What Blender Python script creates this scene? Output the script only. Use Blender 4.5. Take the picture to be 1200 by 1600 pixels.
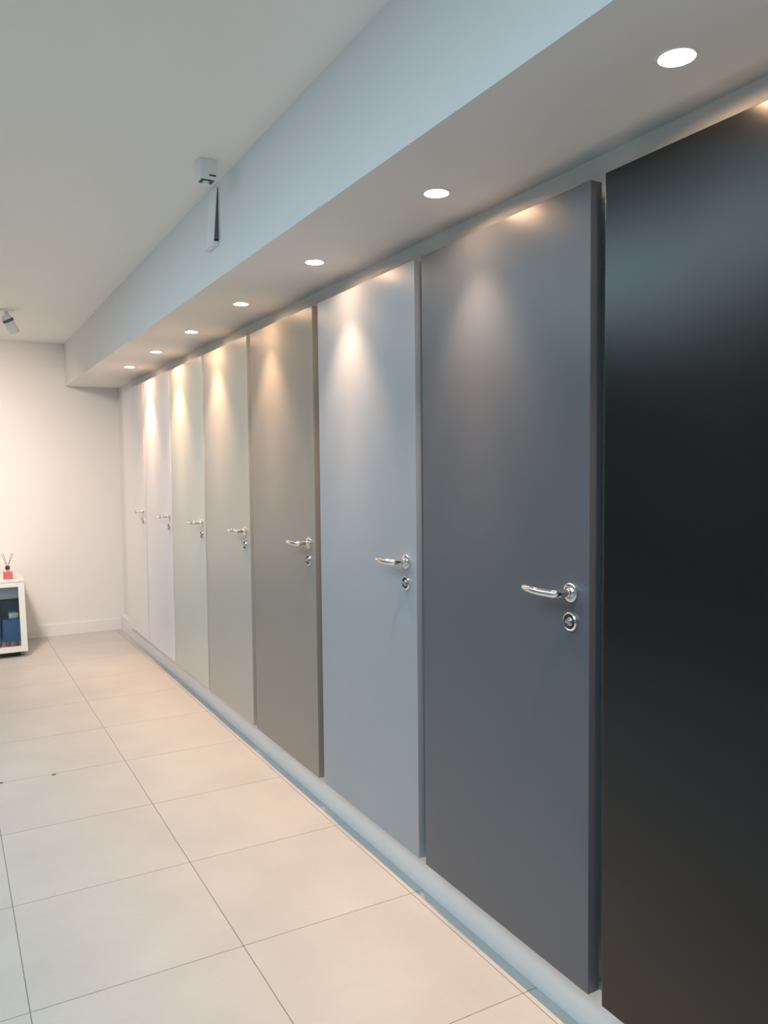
import bpy, bmesh, math, random
from mathutils import Matrix, Vector
random.seed(4)
PI = math.pi
scene = bpy.context.scene
for o in list(bpy.data.objects):
    bpy.data.objects.remove(o, do_unlink=True)
C = scene.collection

# ------------------------------------------------------------------ camera
F, YAW, PITCH, ROLL = 1241.54, math.radians(29.072), math.radians(3.095), math.radians(-0.586)
CAMX, CAMZ = -1.438, 1.5325
xr = Vector((math.cos(YAW), -math.sin(YAW), 0)); zf = Vector((math.sin(YAW), math.cos(YAW), 0)); zz = Vector((0, 0, 1))
up0 = zf * math.sin(PITCH) + zz * math.cos(PITCH)
fwd = zf * math.cos(PITCH) - zz * math.sin(PITCH)
cr = xr * math.cos(ROLL) + up0 * math.sin(ROLL)
cu = -xr * math.sin(ROLL) + up0 * math.cos(ROLL)
cam_data = bpy.data.cameras.new('camera')
cam_data.sensor_fit = 'HORIZONTAL'; cam_data.sensor_width = 36; cam_data.lens = F / 1200 * 36
cam_data.clip_start = 0.02
cam = bpy.data.objects.new('camera', cam_data); C.objects.link(cam)
cam.matrix_world = Matrix(((cr.x, cu.x, -fwd.x, CAMX), (cr.y, cu.y, -fwd.y, 0), (cr.z, cu.z, -fwd.z, CAMZ), (0, 0, 0, 1)))
scene.camera = cam

# ------------------------------------------------------------------ world, light, exposure
world = bpy.data.worlds.new('world'); scene.world = world; world.use_nodes = True
world.node_tree.nodes['Background'].inputs[0].default_value = (.6, .75, .9, 1)
world.node_tree.nodes['Background'].inputs[1].default_value = 0.2
vs = scene.view_settings
vs.view_transform = 'Standard'; vs.look = 'None'; vs.gamma = 1; vs.use_curve_mapping = False
vs.exposure = 0.0

def area_light(name, loc, sx, sy, watts, color, rot=(0, 0, 0), spread=180):
    l = bpy.data.lights.new(name, 'AREA'); l.shape = 'RECTANGLE'; l.size = sx; l.size_y = sy
    l.energy = watts; l.color = color; l.spread = math.radians(spread)
    o = bpy.data.objects.new(name, l); C.objects.link(o); o.location = loc; o.rotation_euler = rot
    return o
COOL = (0.56, 0.84, 1.0)
COOL2 = (0.62, 0.88, 1.0)
WARM = (1.0, 0.62, 0.39)
WARM2 = (1.0, 0.78, 0.64)
# cool panels hung under the ceiling over the walkway, tilted towards the soffit, and panels deeper in the room
for (x, y, w) in ((-1.72, -2.4, 5.5), (-1.72, -1.1, 6), (-1.72, .2, 6.5), (-1.72, 1.5, 7), (-1.95, 2.8, 7.5), (-1.95, 4.1, 8.5), (-1.95, 5.2, 5)):
    area_light('panel_light', (x, y, 2.675), .6, 1.25, w * 1.35, COOL, (0, math.radians(-7), 0))
for y in (-1.8, .2, 2.2, 4.0):
    area_light('ceiling_panel_light', (-2.85, y, 2.715), .6, 1.2, 16, COOL2)
# warm spotlight aimed at the far wall from the left
area_light('far_ceiling_light', (-1.55, 6.0, 2.64), .3, .3, 27, WARM2, (math.radians(46), 0, math.radians(-4)), 105)
BEAMS, LAMP_E = ((78, 60), (34, 44)), 360

# ------------------------------------------------------------------ materials
def new_mat(name):
    m = bpy.data.materials.new(name); m.use_nodes = True
    nt = m.node_tree; b = nt.nodes['Principled BSDF']
    return m, nt, b
def mat(name, col, rough=.5, metal=0, noise=0, nscale=30, bump=0, bscale=200, spec=.5, coat=0, coat_rough=.1, trans=0, ior=1.5):
    m, nt, b = new_mat(name)
    b.inputs['Base Color'].default_value = (*col, 1); b.inputs['Roughness'].default_value = rough
    b.inputs['Metallic'].default_value = metal; b.inputs['Specular IOR Level'].default_value = spec
    b.inputs['Coat Weight'].default_value = coat; b.inputs['Coat Roughness'].default_value = coat_rough
    b.inputs['Transmission Weight'].default_value = trans; b.inputs['IOR'].default_value = ior
    tc = nt.nodes.new('ShaderNodeTexCoord')
    if noise:
        n = nt.nodes.new('ShaderNodeTexNoise'); n.inputs['Scale'].default_value = nscale; n.inputs['Detail'].default_value = 4
        nt.links.new(tc.outputs['Object'], n.inputs['Vector'])
        mx = nt.nodes.new('ShaderNodeMix'); mx.data_type = 'RGBA'
        mx.inputs[6].default_value = (*[c * (1 - noise) for c in col], 1)
        mx.inputs[7].default_value = (*[min(1, c * (1 + noise)) for c in col], 1)
        nt.links.new(n.outputs['Fac'], mx.inputs[0]); nt.links.new(mx.outputs[2], b.inputs['Base Color'])
    if bump:
        n = nt.nodes.new('ShaderNodeTexNoise'); n.inputs['Scale'].default_value = bscale
        nt.links.new(tc.outputs['Object'], n.inputs['Vector'])
        bp = nt.nodes.new('ShaderNodeBump'); bp.inputs['Strength'].default_value = bump; bp.inputs['Distance'].default_value = .001
        nt.links.new(n.outputs['Fac'], bp.inputs['Height']); nt.links.new(bp.outputs[0], b.inputs['Normal'])
    return m
def emis(name, col, s):
    m, nt, b = new_mat(name)
    b.inputs['Base Color'].default_value = (.8, .8, .8, 1)
    b.inputs['Emission Color'].default_value = (*col, 1); b.inputs['Emission Strength'].default_value = s
    return m
M = {}
M['wall'] = mat('wall_paint', (.80, .79, .78), .6, noise=.015, nscale=3, bump=.15, bscale=120)
M['wall_dark'] = mat('grey_wall_paint', (.30, .31, .32), .7)
M['ceiling'] = mat('ceiling_paint', (.88, .89, .87), .8, noise=.01, nscale=2)
M['skirt'] = mat('skirting_paint', (.80, .80, .81), .4)
M['chrome'] = mat('polished_steel', (.82, .81, .80), .10, 1)
M['chrome_satin'] = mat('satin_steel', (.62, .62, .62), .28, 1)
M['dark'] = mat('recess_shade', (.02, .02, .022), .4)  # near-black in place of shade in recesses, openings and under the cabinet
M['white_plastic'] = mat('white_plastic', (.82, .83, .80), .45)
M['grey_plastic'] = mat('grey_plastic', (.13, .135, .14), .5)
M['cab'] = mat('white_lacquer', (.68, .69, .67), .35)
M['cab_in'] = mat('cabinet_back', (.80, .86, .86), .6)

XG, TILE, Y0 = -0.0067, .632, 1.7683
def floor_mat():
    m, nt, b = new_mat('porcelain_tiles'); L = nt.links.new; N = nt.nodes.new
    tc = N('ShaderNodeTexCoord'); sp = N('ShaderNodeSeparateXYZ'); L(tc.outputs['Object'], sp.inputs[0])
    def math_(op, a, bb=None, c=None):
        n = N('ShaderNodeMath'); n.operation = op
        for i, v in enumerate((a, bb, c)):
            if v is None: continue
            if isinstance(v, (int, float)): n.inputs[i].default_value = v
            else: L(v, n.inputs[i])
        return n.outputs[0]
    def cell(out, off):
        u = math_('DIVIDE', math_('SUBTRACT', out, off), TILE)
        fl = math_('FLOOR', u); fr = math_('SUBTRACT', u, fl)
        d = math_('MINIMUM', fr, math_('SUBTRACT', 1.0, fr))
        return fl, math_('MULTIPLY', d, TILE)
    fx, dx = cell(sp.outputs[0], XG); fy, dy = cell(sp.outputs[1], Y0)
    d = math_('MINIMUM', dx, dy)
    g = N('ShaderNodeMapRange'); g.inputs[1].default_value = .0009; g.inputs[2].default_value = .0018
    g.inputs[3].default_value = 1; g.inputs[4].default_value = 0; L(d, g.inputs[0])
    cx = N('ShaderNodeCombineXYZ'); L(fx, cx.inputs[0]); L(fy, cx.inputs[1])
    wn = N('ShaderNodeTexWhiteNoise'); L(cx.outputs[0], wn.inputs[0])
    # cloudy pattern shifted per tile
    vm = N('ShaderNodeVectorMath'); vm.operation = 'MULTIPLY_ADD'
    L(wn.outputs['Color'], vm.inputs[0]); vm.inputs[1].default_value = (9, 9, 9); L(tc.outputs['Object'], vm.inputs[2])
    n1 = N('ShaderNodeTexNoise'); n1.inputs['Scale'].default_value = 3.2; n1.inputs['Detail'].default_value = 6; L(vm.outputs[0], n1.inputs['Vector'])
    n2 = N('ShaderNodeTexNoise'); n2.inputs['Scale'].default_value = 60; n2.inputs['Detail'].default_value = 3; L(vm.outputs[0], n2.inputs['Vector'])
    s = math_('ADD', math_('MULTIPLY', n1.outputs['Fac'], .8), math_('MULTIPLY', n2.outputs['Fac'], .2))
    mr = N('ShaderNodeMapRange'); mr.inputs[1].default_value = .3; mr.inputs[2].default_value = .7; L(s, mr.inputs[0])
    mx = N('ShaderNodeMix'); mx.data_type = 'RGBA'; L(mr.outputs[0], mx.inputs[0])
    mx.inputs[6].default_value = (.49, .475, .455, 1); mx.inputs[7].default_value = (.55, .535, .51, 1)
    m2 = N('ShaderNodeMix'); m2.data_type = 'RGBA'; L(g.outputs[0], m2.inputs[0]); L(mx.outputs[2], m2.inputs[6])
    m2.inputs[7].default_value = (.17, .155, .14, 1)
    L(m2.outputs[2], b.inputs['Base Color'])
    r = math_('ADD', math_('MULTIPLY', g.outputs[0], .4), .38); L(r, b.inputs['Roughness'])
    bp = N('ShaderNodeBump'); bp.inputs['Distance'].default_value = .001; bp.inputs['Strength'].default_value = .4; bp.invert = True
    L(g.outputs[0], bp.inputs['Height']); L(bp.outputs[0], b.inputs['Normal'])
    return m
M['floor'] = floor_mat()

# ------------------------------------------------------------------ helpers
def add_box(bm, x0, x1, y0, y1, z0, z1, bev=0):
    r = bmesh.ops.create_cube(bm, size=1)
    vsx = r['verts']
    for v in vsx:
        v.co = Vector(((x0 + x1) / 2 + v.co.x * (x1 - x0), (y0 + y1) / 2 + v.co.y * (y1 - y0), (z0 + z1) / 2 + v.co.z * (z1 - z0)))
    if bev:
        es = {e for v in vsx for e in v.link_edges}
        bmesh.ops.bevel(bm, geom=list(es), offset=bev, segments=2, affect='EDGES', profile=.6)
def box(x0, x1, y0, y1, z0, z1, bev=0):
    bm = bmesh.new(); add_box(bm, x0, x1, y0, y1, z0, z1, bev); return bm
def lathe(bm, prof, seg=40, M4=None):
    """profile of (radius, height) turned about local z"""
    rings = []
    for r, z in prof:
        if r < 1e-6: rings.append([bm.verts.new((0, 0, z))])
        else: rings.append([bm.verts.new((r * math.cos(2 * PI * i / seg), r * math.sin(2 * PI * i / seg), z)) for i in range(seg)])
    nv = [v for rg in rings for v in rg]
    for a, b in zip(rings, rings[1:]):
        for i in range(seg):
            j = (i + 1) % seg
            if len(a) == 1 and len(b) == 1: continue
            if len(a) == 1: bm.faces.new((a[0], b[j], b[i]))
            elif len(b) == 1: bm.faces.new((a[i], a[j], b[0]))
            else: bm.faces.new((a[i], a[j], b[j], b[i]))
    if M4 is not None: bmesh.ops.transform(bm, matrix=M4, verts=nv)
def tube(bm, pts, rad, seg=16, cap=True):
    """round tube through points, radius per point or one radius"""
    pts = [Vector(p) for p in pts]; n = len(pts)
    rs = rad if isinstance(rad, (list, tuple)) else [rad] * n
    ref = Vector((0, 0, 1)); rings = []
    for i, p in enumerate(pts):
        t = (pts[min(i + 1, n - 1)] - pts[max(i - 1, 0)]).normalized()
        if abs(t.dot(ref)) > .95: ref = Vector((1, 0, 0))
        a = t.cross(ref).normalized(); b = a.cross(t).normalized()
        rings.append([bm.verts.new(p + (a * math.cos(2 * PI * k / seg) + b * math.sin(2 * PI * k / seg)) * rs[i]) for k in range(seg)])
    for A, B in zip(rings, rings[1:]):
        for k in range(seg):
            j = (k + 1) % seg; bm.faces.new((A[k], A[j], B[j], B[k]))
    if cap:
        bm.faces.new(rings[0][::-1]); bm.faces.new(rings[-1])
def obj(name, bm, m, parent=None, smooth=False):
    bmesh.ops.recalc_face_normals(bm, faces=bm.faces)
    me = bpy.data.meshes.new(name); bm.to_mesh(me); bm.free(); me.materials.append(m)
    if smooth:
        me.shade_smooth()
        me.set_sharp_from_angle(angle=math.radians(35))
    o = bpy.data.objects.new(name, me); C.objects.link(o)
    if parent: o.parent = parent
    return o
def struct(name, bm, m):
    o = obj(name, bm, m); o['kind'] = 'structure'; return o
def tag(o, label, cat, group=None):
    o['label'] = label; o['category'] = cat
    if group: o['group'] = group
    return o
def thing(name, label, cat, loc=(0, 0, 0), rotz=0, group=None):
    o = bpy.data.objects.new(name, None); C.objects.link(o); o.location = loc; o.rotation_euler = (0, 0, rotz)
    o.empty_display_size = .05
    return tag(o, label, cat, group)
ROTX = Matrix.Rotation(-PI / 2, 4, 'Y')     # local +z -> world -x (out of the door wall)

# ------------------------------------------------------------------ room
XW, XS, YF, ZC, ZS, XSF = .078, .0435, 7.97, 2.723, 2.3346, -.398
XL, YB = -4.2, -3.6
struct('floor', box(XL - .1, XW + .1, YB - .1, YF + .1, -.1, 0), M['floor'])
struct('ceiling', box(XL - .1, XW + .1, YB - .1, YF + .1, ZC, ZC + .1), M['ceiling'])
struct('wall_right', box(XW, XW + .12, YB, YF, 0, ZC), M['wall'])
struct('wall_far', box(XL, XW + .12, YF, YF + .12, 0, ZC), M['wall'])
struct('wall_left', box(XL - .12, XL, YB, YF, 0, ZC), M['wall_dark'])
struct('wall_back', box(XL, XW, YB - .12, YB, 0, ZC), M['wall'])
struct('baseboard_right', box(XS, XW, YB, YF, 0, .1445, .0012), M['skirt'])
struct('baseboard_far', box(XL, XS, YF - .016, YF, 0, .11, .002), M['skirt'])

# lowered ceiling strip with round holes for the lamps
LX = -.148
LY = [1.119 + .8665 * k for k in range(-1, 7)]
RH = .036
bm = bmesh.new()
def quad(a, b, c, d): bm.faces.new([bm.verts.new(p) for p in (a, b, c, d)])
quad((XSF, YB, ZS), (XSF, YF, ZS), (XSF, YF, ZC), (XSF, YB, ZC))
hs = .06
x0, x1 = LX - hs, LX + hs
quad((XSF, YB, ZS), (x0, YB, ZS), (x0, YF, ZS), (XSF, YF, ZS))
quad((x1, YB, ZS), (XW, YB, ZS), (XW, YF, ZS), (x1, YF, ZS))
prev = YB
for y in LY + [None]:
    e = YF if y is None else y - hs
    quad((x0, prev, ZS), (x1, prev, ZS), (x1, e, ZS), (x0, e, ZS))
    if y is None: break
    prev = y + hs
    n = 48; inner = []; outer = []
    for i in range(n):
        a = 2 * PI * (i + .5) / n; c, s = math.cos(a), math.sin(a); k = hs / max(abs(c), abs(s))
        inner.append(bm.verts.new((LX + RH * c, y + RH * s, ZS))); outer.append(bm.verts.new((LX + k * c, y + k * s, ZS)))
    for i in range(n):
        j = (i + 1) % n; bm.faces.new((inner[i], inner[j], outer[j], outer[i]))
    for sx in (-1, 1):       # the square's corners
        for sy in (-1, 1):
            cc = bm.verts.new((LX + sx * hs, y + sy * hs, ZS))
            near = sorted(outer, key=lambda v: (v.co - cc.co).length)[:2]
            bm.faces.new((cc, near[0], near[1]))
bm.normal_update()
o = struct('ceiling_soffit', bm, M['wall'])

# ------------------------------------------------------------------ downlights in the soffit
mlamp = emis('lamp_glow', (1.0, .62, .36), LAMP_E)
places = ['over the near part of the black door, largest of the row', 'over the slate grey door, second from the camera', 'over the silver blue door, third from the camera',
          'over the taupe door, fourth from the camera', 'over the warm light grey door, fifth from the camera', 'over the pale green grey door, sixth from the camera', 'over the white door with the bright streak, farthest of the row']
for k, y in enumerate(LY[1:]):
    t = thing('downlight', 'lit round recessed downlight ' + places[k], 'ceiling light', (LX, y, ZS), 0, 'recessed downlights in the soffit')
    bm = bmesh.new(); lathe(bm, [(.0345, .002), (.0345, -.0015), (.0355, -.0028), (.0405, -.0022), (.042, 0)], 48)
    obj('trim_ring', bm, M['white_plastic'], t, True)
    bm = bmesh.new(); lathe(bm, [(.0345, .001), (.033, .006), (.031, .018), (.030, .03), (0, .03)], 48)
    obj('reflector', bm, M['chrome_satin'], t, True)
    bm = bmesh.new(); lathe(bm, [(0, .001), (.020, .0018), (.0265, .006), (.0275, .012), (.0275, .02)], 40)
    obj('lamp', bm, mlamp, t, True)
for k, y in enumerate(LY):
    for cone, watts in BEAMS:
        l = bpy.data.lights.new('downlight_beam', 'SPOT'); l.energy = watts; l.color = WARM
        l.spot_size = math.radians(cone); l.spot_blend = 1.0; l.shadow_soft_size = .02
        o = bpy.data.objects.new('downlight_beam', l); C.objects.link(o); o.location = (LX, y, ZS - .006)

# ------------------------------------------------------------------ display doors
DW, DT, DZ0, DZ1 = .80, .038, .146, 2.246
def lever_bm():
    bm = bmesh.new()
    pts = [(-.004, 0, 0), (-.020, 0, 0), (-.050, 0, 0)]
    for i in range(1, 8):
        a = i / 8 * PI / 2; pts.append((-.050 - .010 * math.sin(a), .010 * (1 - math.cos(a)), 0))
    for i in range(0, 17):
        s = i / 16
        pts.append((-.060 - .011 * math.sin(s * PI * .72) + .014 * s * s, .010 + .113 * s, .003 * s))
    tube(bm, pts, .0108, 20)
    return bm
def make_door():
    t = thing('display_door', 'x', 'door')
    leaf = obj('leaf', box(0, DT, 0, DW, DZ0, DZ1, .0012), M['wall'], t)
    obj('mounting_rail', box(DT, XW, .1, DW - .1, 1.9, 1.96), M['grey_plastic'], t)
    h = obj('door_handle', lever_bm(), M['chrome'], t, True); h.location = (0, .066, 1.2035)
    h['label'] = 'polished steel lever handle'
    bm = bmesh.new(); lathe(bm, [(0, .0075), (.012, .0075), (.0135, .0078), (.0225, .0075), (.0255, .0055), (.026, .0)], 40, ROTX)
    obj('handle_rose', bm, M['chrome'], h, True)
    bm = bmesh.new(); lathe(bm, [(.0125, .007), (.0125, .016), (.0112, .018), (.0098, .018)], 32, ROTX)
    obj('handle_collar', bm, M['chrome'], h, True)
    bm = bmesh.new(); lathe(bm, [(.0205, .0035), (.0205, .0085), (.0225, .0095), (.0255, .0065), (.026, 0)], 40, ROTX)
    k = obj('lock_rosette', bm, M['chrome'], t, True); k.location = (0, .066, 1.1265)
    k['label'] = 'round steel lock rosette'
    bm = bmesh.new(); lathe(bm, [(0, .0036), (.0207, .0036), (.0207, .002)], 40, ROTX)
    obj('rosette_recess', bm, M['dark'], k, True)
    bm = bmesh.new(); lathe(bm, [(0, .009), (.0095, .009), (.0115, .0075), (.0125, .0036)], 28, ROTX)
    add_box(bm, -.0135, -.006, -.0105, .0105, -.0045, .0045, .0015)
    obj('lock_cylinder', bm, M['chrome_satin'], k, True)
    return t
def dup(root):
    r = root.copy(); C.objects.link(r)
    for ch in list(root.children):
        c = ch.copy(); C.objects.link(c); c.parent = r
        for g in list(ch.children):
            d = g.copy(); C.objects.link(d); d.parent = c
    return r
doors = [  # y of the latch edge, colour, roughness, label
 (.66,  (.004, .0045, .0052), .21, 'matt black door at the right edge of the photo, nearest to the camera'),
 (1.51, (.10, .113, .135), .31, 'dark slate grey door with steel lever, next to the black door'),
 (2.357, (.32, .365, .42), .31, 'light silver blue door between the slate grey and the taupe door'),
 (3.215, (.265, .25, .22), .34, 'dark taupe door between the silver blue and the light warm grey door'),
 (4.07, (.46, .45, .41), .34, 'warm light grey door between the taupe and the pale green grey door'),
 (4.90, (.62, .65, .60), .34, 'pale green grey door between the warm grey and the white door'),
 (5.73, (.82, .83, .88), .34, 'cool white door with bright lamp streak, second from the far wall'),
 (6.575, (.84, .83, .83), .40, 'plain white door closest to the far wall'),
]
first = make_door()
allroots = []
for k, (y, col, ro, lab) in enumerate(doors):
    d = first if k == 0 else dup(first)
    d.location = (0, y, 0); d['label'] = lab; d['group'] = 'row of door leaves shown along the wall'
    allroots.append(d)
for d, (y, col, ro, lab) in zip(allroots, doors):
    for ch in d.children:
        if ch.name.startswith('leaf'):
            me = ch.data.copy(); me.name = 'leaf'; me.materials.clear()
            me.materials.append(mat('door_lacquer', col, ro, bump=.12, bscale=900, spec=.5)); ch.data = me

# ------------------------------------------------------------------ ceiling spotlight bases and soffit flap
t = thing('ceiling_sensor', 'small white box on the ceiling with slot and opening beneath, near the soffit', 'sensor', (-.504, 3.065, ZC))
bm = bmesh.new()
add_box(bm, -.034, .034, -.034, .034, -.075, 0, .003)
hb = obj('housing', bm, M['white_plastic'], t)
obj('slot', box(.002, .028, -.0348, -.0335, -.064, -.058), M['dark'], t)  # thin dark plate, its colour replaces the shade inside a slot
obj('opening', box(-.026, .026, -.026, .020, -.0760, -.0745), M['dark'], t)  # no real hole: flat dark plate painted as the shade within
bm = bmesh.new(); lathe(bm, [(.012, 0), (.012, -.010), (.010, -.014), (0, -.015)], 24, Matrix.Translation((-.002, -.002, -.075)))
obj('lens', bm, M['white_plastic'], t, True)

t = thing('wall_flap', 'narrow white flap tilted out from the soffit face just below the ceiling', 'flap', (XSF, 3.30, 2.591))
bm = bmesh.new()
v = [bm.verts.new(p) for p in [(-.004, -.05, .11), (-.022, -.05, -.11), (-.026, -.05, -.11), (-.008, -.05, .11),
                               (-.004, .05, .11), (-.022, .05, -.11), (-.026, .05, -.11), (-.008, .05, .11)]]
for f in ((0, 1, 2, 3), (4, 7, 6, 5), (0, 4, 5, 1), (1, 5, 6, 2), (2, 6, 7, 3), (3, 7, 4, 0)): bm.faces.new([v[i] for i in f])
obj('front_panel', bm, M['white_plastic'], t)
bm = bmesh.new()
v = [bm.verts.new(p) for p in [(0, -.044, .11), (0, -.044, -.10), (-.021, -.044, -.10), (-.004, -.044, .11),
                               (0, .044, .11), (0, .044, -.10), (-.021, .044, -.10), (-.004, .044, .11)]]
for f in ((0, 1, 2, 3), (4, 7, 6, 5), (0, 4, 5, 1), (1, 5, 6, 2), (2, 6, 7, 3), (3, 7, 4, 0)): bm.faces.new([v[i] for i in f])
obj('cavity_shade', bm, M['grey_plastic'], t)  # solid dark wedge standing in for the unlit cavity behind the flap
bm = bmesh.new(); add_box(bm, -.026, 0, -.05, .09, -.122, -.110, .002)
obj('bottom_lip', bm, M['white_plastic'], t)

t = thing('ceiling_spotlight', 'small grey white swivel spotlight on the ceiling at the left edge of the photo', 'spotlight', (-.980, 6.48, ZC))
bm = bmesh.new(); lathe(bm, [(0, -.012), (.05, -.012), (.055, -.008), (.055, 0)], 32)
obj('mount_plate', bm, M['white_plastic'], t, True)
bm = bmesh.new(); tube(bm, [(0, 0, -.012), (0, 0, -.05)], .012)
obj('stem', bm, M['chrome_satin'], t, True)
R_ = Matrix.Translation((0, 0, -.055)) @ Matrix.Rotation(math.radians(-28), 4, 'Y') @ Matrix.Rotation(math.radians(12), 4, 'X')
bm = bmesh.new(); lathe(bm, [(0, .022), (.024, .018), (.034, 0), (.036, -.03), (.036, -.12), (.033, -.122), (.031, -.10), (0, -.10)], 32, R_)
obj('lamp_head', bm, M['white_plastic'], t, True)
bm = bmesh.new(); lathe(bm, [(.0375, -.012), (.0385, -.014), (.0385, -.030), (.0375, -.032)], 32, R_)
obj('swivel_band', bm, M['grey_plastic'], t, True)

# ------------------------------------------------------------------ display cabinet at the left edge
CX0, CX1 = -2.0, -.855
YB0, YT0, YK = 7.19, 7.38, 7.89
CZ0, CZ1 = .046, .630
t = thing('display_cabinet', 'low white display cabinet with glass front at the left edge of the photo', 'cabinet', ((CX0 + CX1) / 2, 7.54, 0))
ox, oy = (CX0 + CX1) / 2, 7.54
def yfront(z): return YB0 + (YT0 - YB0) * (z - CZ0) / (CZ1 - CZ0)
def prism(bm, prof, xa, xb):
    A = [bm.verts.new((xa - ox, y - oy, z)) for y, z in prof]; B = [bm.verts.new((xb - ox, y - oy, z)) for y, z in prof]
    bm.faces.new(A); bm.faces.new(B[::-1]); n = len(prof)
    for i in range(n):
        j = (i + 1) % n; bm.faces.new((A[i], A[j], B[j], B[i]))
sideprof = [(YB0 + .02, CZ0), (YK, CZ0), (YK, CZ1 - .02), (yfront(CZ1 - .02) + .02, CZ1 - .02)]
bm = bmesh.new()
prism(bm, sideprof, CX1 - .02, CX1); prism(bm, sideprof, CX0, CX0 + .02)
prism(bm, [(YB0 + .02, CZ0), (YK, CZ0), (YK, CZ0 + .03), (yfront(CZ0 + .03) + .02, CZ0 + .03)], CX0 + .02, CX1 - .02)
obj('carcass', bm, M['cab'], t)
bm = bmesh.new(); prism(bm, [(YK - .012, CZ0 + .03), (YK, CZ0 + .03), (YK, CZ1 - .02), (YK - .012, CZ1 - .02)], CX0 + .02, CX1 - .02)
obj('back_panel', bm, M['cab_in'], t)
bm = bmesh.new(); prism(bm, [(YT0 - .012, CZ1 - .02), (YK, CZ1 - .02), (YK, CZ1), (YT0 - .004, CZ1)], CX0 - .003, CX1 + .003)
obj('cabinet_top', bm, M['cab'], t)
bm = bmesh.new()
def bar(xa, xb, za, zb): prism(bm, [(yfront(za), za), (yfront(za) + .02, za), (yfront(zb) + .02, zb), (yfront(zb), zb)], xa, xb)
bar(CX1 - .048, CX1, CZ0, CZ1 - .02); bar(CX0, CX0 + .048, CZ0, CZ1 - .02)
bar(CX0 + .048, CX1 - .048, CZ0, CZ0 + .045); bar(CX0 + .048, CX1 - .048, CZ1 - .062, CZ1 - .02)
fr = obj('front_frame', bm, M['cab'], t)
bm = bmesh.new(); za, zb = CZ0 + .045, CZ1 - .062
prism(bm, [(yfront(za) + .008, za), (yfront(za) + .013, za), (yfront(zb) + .013, zb), (yfront(zb) + .008, zb)], CX0 + .048, CX1 - .048)
m, nt, b = new_mat('tinted_glass'); b.inputs['Base Color'].default_value = (.86, .95, .98, 1); b.inputs['Transmission Weight'].default_value = 1
b.inputs['Roughness'].default_value = .03; b.inputs['IOR'].default_value = 1.45; M['glass'] = m
obj('glass_pane', bm, M['glass'], fr)
bm = bmesh.new(); prism(bm, [(7.42, .462), (YK - .012, .462), (YK - .012, .470), (7.42, .470)], CX0 + .02, CX1 - .02)
obj('shelf', bm, mat('shelf_grey', (.45, .5, .5), .4), t)
bm = bmesh.new(); prism(bm, [(7.44, .470), (7.455, .470), (7.455, CZ1 - .022), (7.44, CZ1 - .022)], CX0 + .02, CX1 - .02)
obj('bright_band_panel', bm, mat('bright_band_grey', (.62, .68, .68), .5), t)  # pale panel added to brighten the upper band behind the glass
bm = bmesh.new(); prism(bm, [(YB0 + .07, 0), (YK - .02, 0), (YK - .02, CZ0), (YB0 + .07, CZ0)], CX0 + .05, CX1 - .05)
obj('plinth', bm, M['dark'], t)  # recessed base, coloured near-black as the shadow beneath the cabinet
# things inside the cabinet
blue = mat('blue_card', (.07, .22, .45), .5, noise=.3, nscale=8)
bb = mat('pale_blue_card', (.18, .36, .50), .5)
for (xa, xb, ya, yb, zb, m, lab) in [(-1.30, -1.04, 7.50, 7.8, .36, blue, 'tall dark blue box inside the cabinet, left of the other blue box'),
                                (-1.025, -.885, 7.50, 7.66, .27, mat('dark_blue_card', (.06, .16, .38), .5), 'low dark blue box inside the cabinet beside the right frame'),
                                (-1.03, -.885, 7.68, 7.84, .41, mat('slate_blue_card', (.12, .20, .30), .5), 'tall slate blue box at the back of the cabinet, behind the low blue box')]:
    o = obj('storage_box', box(xa, xb, ya, yb, CZ0 + .03, zb, .004), m); tag(o, lab, 'box', 'blue boxes in the cabinet')
bm = bmesh.new(); add_box(bm, -.975, -.895, 7.52, 7.63, .27, .325, .018)
tag(obj('white_pouch', bm, M['white_plastic'], None, True), 'rounded white pouch lying on the low blue box in the cabinet', 'pouch')
red = mat('red_plastic', (.55, .08, .07), .4)
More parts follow.
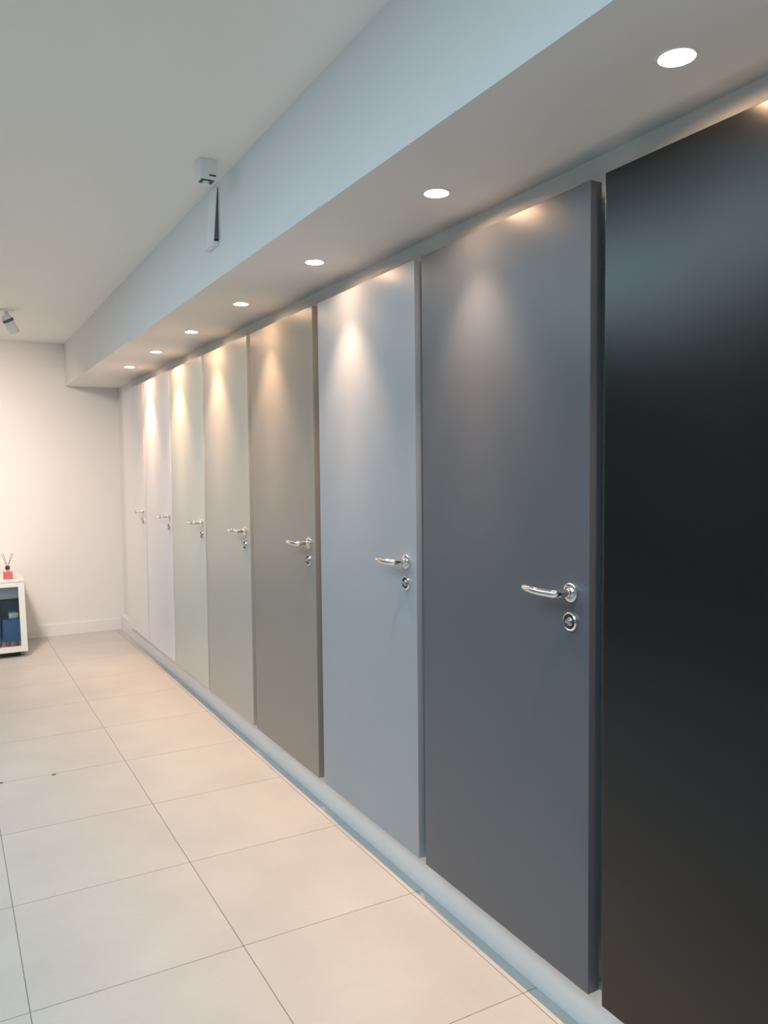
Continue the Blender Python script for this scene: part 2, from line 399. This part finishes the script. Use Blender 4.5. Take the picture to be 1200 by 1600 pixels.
for k, x in enumerate((-1.06, -.995, -.93)):
    bm = bmesh.new(); lathe(bm, [(0, 0), (.018, 0), (.02, .004), (.02, .026), (.016, .032), (0, .033)], 20, Matrix.Translation((x, 7.34, CZ0 + .03)))
    tag(obj('red_jar', bm, red, None, True), ['leftmost small red jar on the cabinet bottom behind the glass', 'middle one of the small red jars behind the cabinet glass', 'small red jar nearest the white stile behind the cabinet glass'][k], 'jar', 'red jars in the cabinet')

# reed diffuser on the cabinet
t = thing('reed_diffuser', 'small red glass reed diffuser standing on the white cabinet', 'diffuser', (-.972, 7.455, CZ1))
m, nt, b = new_mat('red_glass'); b.inputs['Base Color'].default_value = (.85, .20, .20, 1); b.inputs['Roughness'].default_value = .08
b.inputs['Transmission Weight'].default_value = .35
bm = bmesh.new(); add_box(bm, -.036, .036, -.03, .03, 0, .062, .006)
obj('bottle', bm, m, t)
bm = bmesh.new(); lathe(bm, [(.014, .062), (.014, .080), (0, .080)], 20); obj('neck', bm, mat('pink_glass', (.65, .35, .40), .15), t, True)
bm = bmesh.new(); lathe(bm, [(.015, .080), (.019, .084), (.019, .104), (.012, .112), (0, .112)], 20); obj('stopper', bm, mat('maroon', (.10, .02, .03), .4), t, True)
reed = mat('reed_wood', (.35, .22, .16), .7)
for (dx, dy) in ((-.045, .01), (-.028, -.012), (.035, .008), (.045, -.01)):
    bm = bmesh.new(); tube(bm, [(dx * .08, 0, .108), (dx * .5, dy * .5, .155), (dx, dy, .215)], .0022, 6); obj('reed', bm, reed, t)

# small specks of dirt on the floor
for (x, y, lab) in ((-.993, 4.277, 'tiny dark crumb on a tile joint in the middle of the floor'),
                    (-1.233, 4.294, 'tiny dark crumb on the floor at the left edge of the photo')):
    bm = bmesh.new(); bmesh.ops.create_icosphere(bm, subdivisions=2, radius=.006)
    for v in bm.verts: v.co = Vector((v.co.x * 1.8, v.co.y * .8, max(-.5, v.co.z) * .35 + .002)) * random.uniform(.9, 1.1)
    o = obj('floor_crumb', bm, M['grey_plastic']); o.location = (x, y, .0005); tag(o, lab, 'crumb')
